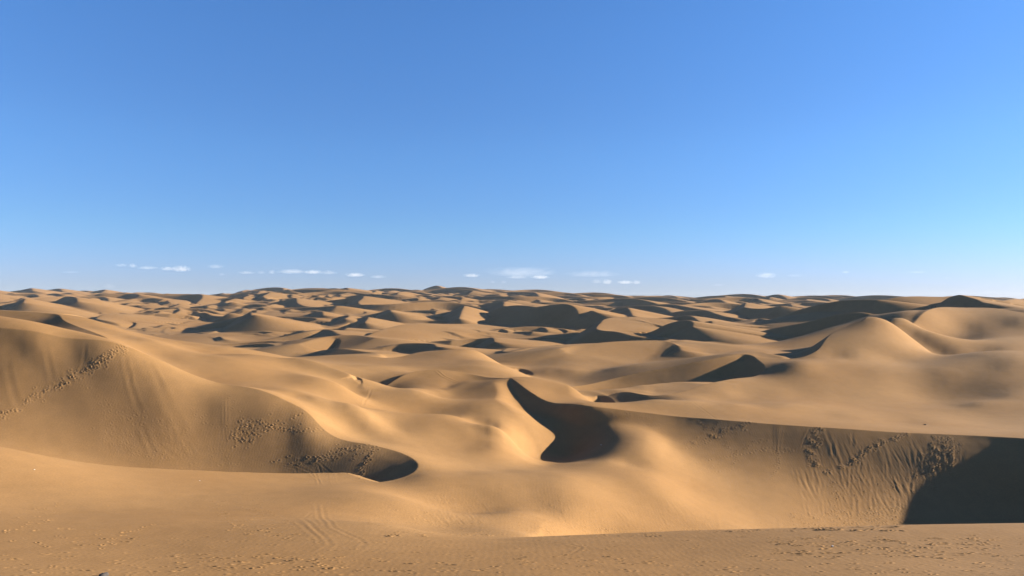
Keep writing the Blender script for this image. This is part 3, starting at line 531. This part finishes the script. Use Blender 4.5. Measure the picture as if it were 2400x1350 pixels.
# dome, rear flanks
KS, KD, KG = .8, .5, .4
steps([(1028,946),(1080,926),(1120,918),(1160,915)], .09, .1, .2, .75); groove([(1021,868),(1036,881),(1072,896)], .2, .1, .9); groove([(870,912),(858,935),(848,952)], .15, .07); groove([(825,940),(843,952)], .15, .07)
steps([(2222,951),(2283,933),(2340,921),(2400,908)], .09, .1, .2, .75)
groove([(1600,930),(1625,945),(1660,970),(1680,985)], .16, .07); groove([(1716,912),(1760,945),(1812,980)], .16, .06); groove([(1615,930),(1640,928)], .2, .09); groove([(2010,945),(2038,968)], .16, .06)
DZ = np.clip(DZ, -.26, .16)
ZZ += DZ
def sand_material():
    m = bpy.data.materials.new('sand'); m.use_nodes = True; t = m.node_tree; N = t.nodes; b = N['Principled BSDF']
    b.inputs['Roughness'].default_value = .95; b.inputs['Specular IOR Level'].default_value = .05
    geo = N.new('ShaderNodeNewGeometry')
    def noise(scale, det, off=0):
        n = N.new('ShaderNodeTexNoise'); n.inputs['Scale'].default_value = scale; n.inputs['Detail'].default_value = det
        t.links.new(geo.outputs['Position'], n.inputs['Vector']); return n
    n1 = noise(.05, 4); n2 = noise(9, 5); n3 = noise(.7, 3)
    r = N.new('ShaderNodeValToRGB'); r.color_ramp.elements[0].position = .32; r.color_ramp.elements[1].position = .68
    r.color_ramp.elements[0].color = (.221, .118, .045, 1); r.color_ramp.elements[1].color = (.243, .136, .056, 1)
    t.links.new(n1.outputs['Fac'], r.inputs[0])
    def mapr(src, lo, hi):
        q = N.new('ShaderNodeMapRange'); q.inputs[1].default_value = .3; q.inputs[2].default_value = .7; q.inputs[3].default_value = lo; q.inputs[4].default_value = hi
        t.links.new(src.outputs['Fac'], q.inputs[0]); return q
    cur = r.outputs[0]
    for q in (mapr(n2, .88, 1.12), mapr(n3, .96, 1.04)):
        g = N.new('ShaderNodeMix'); g.data_type = 'RGBA'; g.blend_type = 'MULTIPLY'; g.inputs[0].default_value = 1
        t.links.new(cur, g.inputs[6]); t.links.new(q.outputs[0], g.inputs[7]); cur = g.outputs[2]
    t.links.new(cur, b.inputs['Base Color'])
    # fine wind ripples
    wv = N.new('ShaderNodeTexWave'); wv.inputs['Scale'].default_value = 1.1; wv.inputs['Distortion'].default_value = 6; wv.inputs['Detail'].default_value = 2; wv.inputs['Detail Scale'].default_value = .8
    t.links.new(geo.outputs['Position'], wv.inputs['Vector'])
    ad = N.new('ShaderNodeMath'); ad.operation = 'MULTIPLY_ADD'; ad.inputs[1].default_value = .2
    t.links.new(wv.outputs['Fac'], ad.inputs[0]); t.links.new(n2.outputs['Fac'], ad.inputs[2])
    bp = N.new('ShaderNodeBump'); bp.inputs['Strength'].default_value = .3; bp.inputs['Distance'].default_value = .025
    t.links.new(ad.outputs[0], bp.inputs['Height']); t.links.new(bp.outputs[0], b.inputs['Normal'])
    return m
SAND = sand_material()
def grid_normals(a, b, z):
    Y = np.exp(b)[:, None]; q = z/Y
    zx = np.gradient(q, a, axis=1); zy = q+np.gradient(q, b, axis=0)-a[None]*zx
    n = np.stack([-zx, -zy, np.ones_like(z)], -1); return (n/np.linalg.norm(n, axis=-1, keepdims=True)).astype(np.float32)
NRM = grid_normals(AA, BB, ZZ).reshape(-1, 3)
def grid_mesh(name, mask):
    # mask: which cells (rows-1, cols-1) belong to this piece
    ci, cj = np.nonzero(mask); W = XX.shape[1]
    quads = np.stack([ci*W+cj, ci*W+cj+1, (ci+1)*W+cj+1, (ci+1)*W+cj], 1)
    used, inv = np.unique(quads, return_inverse=True)
    me = bpy.data.meshes.new(name); nv = len(used); nf = len(quads)
    me.vertices.add(nv); me.loops.add(nf*4); me.polygons.add(nf)
    co = np.stack([XX.ravel()[used], YY.ravel()[used], ZZ.ravel()[used]], 1).astype(np.float32)
    c0 = co.mean(0); c0[2] = co[:, 2].min()
    me.vertices.foreach_set('co', (co-c0).ravel())
    me.loops.foreach_set('vertex_index', inv.ravel().astype(np.int32))
    me.polygons.foreach_set('loop_start', np.arange(0, nf*4, 4, dtype=np.int32))
    me.polygons.foreach_set('use_smooth', np.ones(nf, bool))
    me.update(calc_edges=True)
    at = me.attributes.new('custom_normal', 'FLOAT_VECTOR', 'POINT'); at.data.foreach_set('vector', NRM[used].ravel())
    me.materials.append(SAND)
    o = bpy.data.objects.new(name, me); COL.objects.link(o); o.location = c0.tolist(); o['kind'] = 'structure'; return o
# ---- which dune every part of the sand belongs to: the nearest crest or floor line
PIECES = [
 ('foreground_sand', None, [[(-300,1350,22),(2700,1350,20)],[(-300,1270,29),(2700,1270,27)],[(-300,1200,36),(700,1200,40),(950,1225,39)],[(-200,1120,43),(400,1150,48),(750,1165,50),(900,1185,50)]], 99),
 ('sand_dune', 'broad brown slip face dune at left crossed by a trampled footpath', [[(-250,752,84),(0,766,81),(294,811,80),(600,912,78),(733,977,73.5),(850,1039,70.5),(980,1080,67)],[(-200,900,76),(300,950,72),(700,1060,64),(880,1100,63)]], 99),
 ('sand_dune', 'smooth twin-ridged dune on the left skyline behind the trampled slip face', [[(-200,725,126),(0,728,126),(132,736,124),(180,764,112),(250,791,99)],[(300,777,112),(400,797,115),(500,815,118)]], 99),
 ('sand_hollow', None, [[(1000,1130,65),(1150,1080,72),(1100,1030,80),(900,985,85),(780,930,90)],[(1150,1200,60),(1300,1200,62)]], 99),
 ('sand_dune', 'long straight ridge at right whose dark slip face is scored by slides and footprints', [[(1240,915,108),(1360,949,96.5),(1590,976,93.5),(1900,1000,90),(2400,1027,85.5),(2740,1038,74)],[(1300,1010,88),(1500,1080,78),(1800,1140,74),(2400,1140,72)],[(1600,1230,62),(2600,1230,58)]], 99),
 ('sand_dune', 'rounded dome dune with a footprint trail left of the dark hollow', [[(870,910,112),(1024,866,122),(1140,884,119)],[(950,930,107),(1150,935,104)]], 99),
 ('sand_dune', 'bright tongue of sand pointing left above the dark hollow', [[(1225,883,120),(1367,917,112),(1430,948,106)]], 99),
 ('sand_dune', 'pale dune whose crest curls round a black pit below the right peak', [[(1423,911,121),(1600,918,120),(1776,880,137),(1760,832,156)],[(1640,945,107),(1850,950,107),(2100,985,100)]], 99),
 ('sand_dune', 'tall bright dune at right with a sharp left crest beside a wide bowl', [[(1868,839,150),(1934,798,160),(2030,739,175)],[(2000,872,126),(2300,881,122),(2400,930,110)],[(2100,760,180),(2240,722,223),(2400,740,213)]], 99),
 ('sand_dune', 'low lit swell between the footprint dome and the middle dunes', [[(500,828,108),(706,839,108),(820,876,103)]], 99),
 ('sand_dune', 'flat-topped lit dune just behind the footprint dome', [[(860,835,150),(1000,824,158),(1116,821,160)],[(950,860,132),(1150,855,138)]], 99),
 ('sand_dune', 'dim brown slip face sloping up to the black pit', [[(1330,902,151),(1550,866,153),(1720,836,155)]], 99),
 ('sand_dune', 'wide soft-shouldered dune in the middle with golden left flank', [[(1340,811,190),(1500,800,200),(1590,809,192)]], 35),
 ('sand_dune', 'big dark shadowed dune with a blunt right shoulder in the middle distance', [[(1130,752,385),(1260,721,372),(1344,719,353)]], 40),
 ('sand_dune', 'cone-topped dune with one lit flank left of the big shadowed dune', [[(1060,730,460),(1088,717,430),(1077,748,365)]], 30),
 ('sand_dune', 'round-nosed lit dune with a dark hollow at its left tip', [[(1480,743,300),(1409,756,278),(1400,770,262),(1484,787,240)]], 35),
 ('sand_dune', 'dark hump of a dune in front of the round-nosed lit dune', [[(1400,800,264),(1528,778,258),(1615,754,248)]], 30),
 ('sand_dune', 'long black-faced hill forming the right-hand skyline', [[(1760,764,298),(1860,731,286),(1982,702,276)],[(2100,698,280),(2246,695,254),(2400,715,240)]], 45),
 ('sand_dune', 'thin lit ridge running up between two dark bands at right', [[(1640,814,236),(1780,776,221),(1960,735,205)]], 28),
 ('sand_dune', 'lit spoon-shaped dune standing in shadow on the left', [[(454,751,395),(386,775,330),(420,784,305),(505,777,310)]], 30),
 ('sand_dune', 'pale leaf-shaped dune left of the long dark shadow', [[(1000,758,310),(900,774,280),(900,795,255)]], 30),
 ('sand_dune', 'highest rounded peak on the skyline left of centre', [[(985,684,1150),(1025,671,1120),(1055,690,1060)]], 60),
 ('sand_dune', 'dark hooded peak on the skyline left of the highest peak', [[(795,684,1000),(825,678,980),(850,694,900)]], 50),
 ('sand_dune', 'dark-topped skyline dune with a bright right flank near the centre', [[(1165,702,800),(1245,685,790),(1264,695,730)]], 50),
 ('sand_dune', 'low pointed skyline peak beside the long right-hand hill', [[(1770,704,900),(1820,690,880),(1850,703,820)]], 60),
 ('sand_dune', 'small flat skyline rise right of centre', [[(1550,694,1100),(1580,694,1050)]], 60),
]
DC = 5; si = np.arange(0, len(BB)-1, DC); sj = np.arange(0, len(AA)-1, DC)
sx = XX[np.ix_(si, sj)]; sy = YY[np.ix_(si, sj)]
best = np.full(sx.shape, 1e9); owner = np.full(sx.shape, -1)
for n, (nm, lab, lines, cap) in enumerate(PIECES):
    for ln in lines:
        p = np.array([P(*c)[:2] for c in ln])
        for k in range(len(p)-1):
            e = p[k+1]-p[k]; t_ = np.clip(((sx-p[k, 0])*e[0]+(sy-p[k, 1])*e[1])/(e@e), 0, 1)
            d = np.hypot(sx-p[k, 0]-t_*e[0], sy-p[k, 1]-t_*e[1]); u = (d < best) & (d < cap)
            best[u] = d[u]; owner[u] = n
owner = np.repeat(np.repeat(owner, DC, 0), DC, 1)[:len(BB)-1, :len(AA)-1]
for n, (nm, lab, lines, cap) in enumerate(PIECES):
    o = grid_mesh(nm, owner == n)
    if lab: o['label'] = lab; o['category'] = 'sand dune'
o = grid_mesh('dune_field', owner == -1)
print('sand done', round(time.time()-t0, 1))
# ---------------------------------------------------------------- clouds low over the horizon (soft volumes far behind the dunes)
def cloud_material(dens):
    m = bpy.data.materials.new('cloud'); m.use_nodes = True; t = m.node_tree; N = t.nodes
    N.remove(N['Principled BSDF']); v = N.new('ShaderNodeVolumePrincipled'); t.links.new(v.outputs[0], N['Material Output'].inputs['Volume'])
    v.inputs['Color'].default_value = (1, .97, .96, 1); v.inputs['Anisotropy'].default_value = .1
    tc = N.new('ShaderNodeTexCoord')
    ln = N.new('ShaderNodeVectorMath'); ln.operation = 'LENGTH'; t.links.new(tc.outputs['Object'], ln.inputs[0])
    mp = N.new('ShaderNodeMapping'); mp.inputs['Scale'].default_value = (3.6, 3.6, 1.8); t.links.new(tc.outputs['Object'], mp.inputs[0])
    oi = N.new('ShaderNodeObjectInfo'); ad = N.new('ShaderNodeVectorMath'); ad.operation = 'ADD'; t.links.new(mp.outputs[0], ad.inputs[0])
    sc_ = N.new('ShaderNodeMath'); sc_.operation = 'MULTIPLY'; sc_.inputs[1].default_value = 60; t.links.new(oi.outputs['Random'], sc_.inputs[0]); t.links.new(sc_.outputs[0], ad.inputs[1])
    n = N.new('ShaderNodeTexNoise'); n.inputs['Scale'].default_value = 1; n.inputs['Detail'].default_value = 5; n.inputs['Roughness'].default_value = .6; t.links.new(ad.outputs[0], n.inputs['Vector'])
    a = N.new('ShaderNodeMath'); a.operation = 'MULTIPLY_ADD'; a.inputs[1].default_value = -.42; t.links.new(ln.outputs['Value'], a.inputs[0]); t.links.new(n.outputs['Fac'], a.inputs[2])
    r = N.new('ShaderNodeMapRange'); r.inputs[1].default_value = .12; r.inputs[2].default_value = .36; r.inputs[3].default_value = 0; r.inputs[4].default_value = dens
    t.links.new(a.outputs[0], r.inputs[0]); t.links.new(r.outputs[0], v.inputs['Density'])
    return m
CL = {k: cloud_material(d) for k, d in (('bright', .0042), ('pale', .0016), ('faint', .0004))}
def cloud(u, v, w_, h_, kind, label, group=None):
    Yc = 9000.; x, y, z = P(u, v, Yc); s = Yc/F
    bm = bmesh.new(); bmesh.ops.create_icosphere(bm, subdivisions=4, radius=1)
    ph = u*.7
    for q in bm.verts:
        c = q.co
        c *= 1+.10*math.sin(5*c.x+ph)*math.cos(4*c.y+ph)+.06*math.sin(9*c.x-3*c.z+ph)
        if c.z < 0: c.z *= .6
    me = bpy.data.meshes.new('cloud'); bm.to_mesh(me); bm.free(); me.materials.append(CL[kind])
    o = bpy.data.objects.new('cloud', me); COL.objects.link(o)
    o.location = (x, y, z); o.scale = (w_*s*.62, max(w_*.8, h_*1.5)*s*.5, h_*s*.72)
    o['label'] = label; o['category'] = 'cloud'
    if group: o['group'] = group
    return o
G1 = 'row of small clouds low on the left'
for a in [
 (285,622,30,7,'pale','thin white wisp at the left start of the leftmost cloud row',G1),
 (311,623,18,9,'bright','small white puff second from the left in the leftmost cloud row',G1),
 (346,628,46,7,'pale','flat streak cloud in the middle of the leftmost cloud row',G1),
 (393,630,32,9,'bright','white puff just left of the biggest puff in the left row',G1),
 (424,631,40,13,'bright','brightest and largest white puff, ending the left cloud row',G1),
 (505,625,34,9,'pale','lone small cloud with a bright left end above the left dunes',None),
 (520,643,14,6,'pale','tiny faint cloud under the lone small cloud',None),
 (578,639,38,7,'pale','flat faint cloud at the left end of the long middle row','long row of low clouds'),
 (612,639,20,7,'pale','little grey-white cloud left of the round white dot cloud','long row of low clouds'),
 (637,638,14,9,'bright','round white dot of a cloud in the long middle row','long row of low clouds'),
 (684,637,64,10,'pale','pale ragged cloud starting the thick part of the middle row','long row of low clouds'),
 (734,638,40,9,'bright','white clump in the thick part of the middle row','long row of low clouds'),
 (770,639,36,9,'pale','soft white cloud at the right end of the thick middle row','long row of low clouds'),
 (832,645,42,9,'bright','small white cloud above the dark hooded peak',None),
 (886,649,34,7,'pale','faint flat cloud right of the cloud above the hooded peak',None),
 (1105,646,36,8,'bright','small lens-shaped cloud right of the highest peak',None),
 (1225,639,150,22,'faint','broad thin veil of cloud over the centre horizon',None),
 (1266,650,40,8,'bright','white flecks under the right end of the thin veil','flecks under the thin veil'),
 (1212,650,50,7,'pale','faint flecks under the left half of the thin veil','flecks under the thin veil'),
 (1155,661,14,7,'pale','tiny puff low left of the thin veil',None),
 (1181,661,14,7,'pale','tiny puff low under the left end of the thin veil',None),
 (1399,660,24,10,'pale','rounded pale puff, first of four in a row right of centre','four puffs right of centre'),
 (1423,661,24,11,'bright','bright rounded puff, second of four in a row right of centre','four puffs right of centre'),
 (1465,662,36,8,'bright','flat white puff, third of four in a row right of centre','four puffs right of centre'),
 (1492,662,20,9,'bright','compact white puff, last of four in a row right of centre','four puffs right of centre'),
 (1390,643,110,14,'faint','very thin smear of cloud above the four puffs',None),
 (1796,646,46,12,'pale','largest cloud on the right, above the low pointed peak',None),
 (1863,646,36,7,'faint','thin cloud right of the largest right-hand cloud',None),
 (1684,668,28,7,'faint','faint low cloud left of the low pointed peak',None),
 (1982,638,18,6,'pale','tiny cloud above the long right-hand hill',None),
 (2150,638,40,6,'faint','faint double fleck of cloud high on the far right',None),
 (2220,652,14,6,'faint','speck of cloud low on the far right',None),
 (257,671,30,12,'faint','faint rounded cloud just over the left skyline',None),
 (165,638,40,5,'faint','dim streak of cloud at the far left',None)]:
    cloud(*a)
# ---------------------------------------------------------------- bits lying on the sand
def surf(u, v):
    x, y = land(u, v); i = int(np.clip(np.searchsorted(BB, L(y)), 1, len(BB)-1)); j = int(np.clip(np.searchsorted(AA, x/y), 1, len(AA)-1)); return x, y, ZZ[i, j]
def bit(name, u, v, size, flat, col, rough, label, cat, seed):
    m = bpy.data.materials.new(name); m.use_nodes = True; b = m.node_tree.nodes['Principled BSDF']
    nz = m.node_tree.nodes.new('ShaderNodeTexNoise'); nz.inputs['Scale'].default_value = 4
    r = m.node_tree.nodes.new('ShaderNodeValToRGB'); r.color_ramp.elements[0].color = tuple(c*.75 for c in col)+(1,); r.color_ramp.elements[1].color = col+(1,)
    m.node_tree.links.new(nz.outputs['Fac'], r.inputs[0]); m.node_tree.links.new(r.outputs[0], b.inputs['Base Color']); b.inputs['Roughness'].default_value = rough
    rr = random.Random(seed); bm = bmesh.new(); bmesh.ops.create_icosphere(bm, subdivisions=3, radius=1)
    k = [rr.uniform(2, 5) for _ in range(6)]
    for q in bm.verts:
        c = q.co; c *= 1+.22*math.sin(k[0]*c.x+k[1])*math.cos(k[2]*c.y+k[3])+.1*math.sin(k[4]*2*c.z+k[5]*c.x)
        c.z = c.z*flat if c.z > 0 else c.z*flat*.5
    me = bpy.data.meshes.new(name); bm.to_mesh(me); bm.free(); me.materials.append(m)
    for pl in me.polygons: pl.use_smooth = True
    o = bpy.data.objects.new(name, me); COL.objects.link(o); x, y, z = surf(u, v)
    o.location = (x, y, z+size*flat*.35); o.scale = (size,)*3; o.rotation_euler = (0, 0, rr.uniform(0, 6))
    o['label'] = label; o['category'] = cat
W = (.75, .73, .7)
bit('litter_scrap', 1225, 977, .06, .6, W, .6, 'small white scrap lying in the black hollow', 'litter', 1)
bit('litter_scrap', 1407, 1043, .055, .6, W, .6, 'small white scrap on the lit slope right of the black hollow', 'litter', 2)
bit('litter_scrap', 1950, 1281, .03, .5, W, .6, 'white scrap among the prints on the foreground sand at right', 'litter', 3)
bit('litter_scrap', 466, 1127, .035, .5, W, .6, 'pale scrap on the left foreground below the brown slip face', 'litter', 4)
bit('litter_scrap', 78, 1101, .05, .4, (.6, .5, .42), .7, 'pale flat scrap near the left edge of the foreground', 'litter', 5)
bit('stone', 2168, 996, .18, .45, (.05, .035, .03), .9, 'small dark stone on the pale sand above the long ridge', 'stone', 6)
bit('stone', 241, 1352, .13, .6, (.04, .03, .025), .9, 'dark stone at the bottom edge left of centre', 'stone', 7)
# ---------------------------------------------------------------- the air over the desert
bm = bmesh.new(); bmesh.ops.create_cube(bm, size=1); me = bpy.data.meshes.new('haze'); bm.to_mesh(me); bm.free()
hz = bpy.data.objects.new('haze', me); COL.objects.link(hz); hz['kind'] = 'stuff'
top = max(float(ZZ.max()), 0)+6; bot = float(ZZ.min())-1.5
hz.scale = (6600, 3200, top-bot); hz.location = (0, 1200, (top+bot)/2)
m = bpy.data.materials.new('haze'); m.use_nodes = True; t = m.node_tree; t.nodes.remove(t.nodes['Principled BSDF'])
v = t.nodes.new('ShaderNodeVolumePrincipled'); v.inputs['Color'].default_value = (.80, .88, 1, 1); v.inputs['Density'].default_value = HAZE
t.links.new(v.outputs[0], t.nodes['Material Output'].inputs['Volume']); me.materials.append(m)
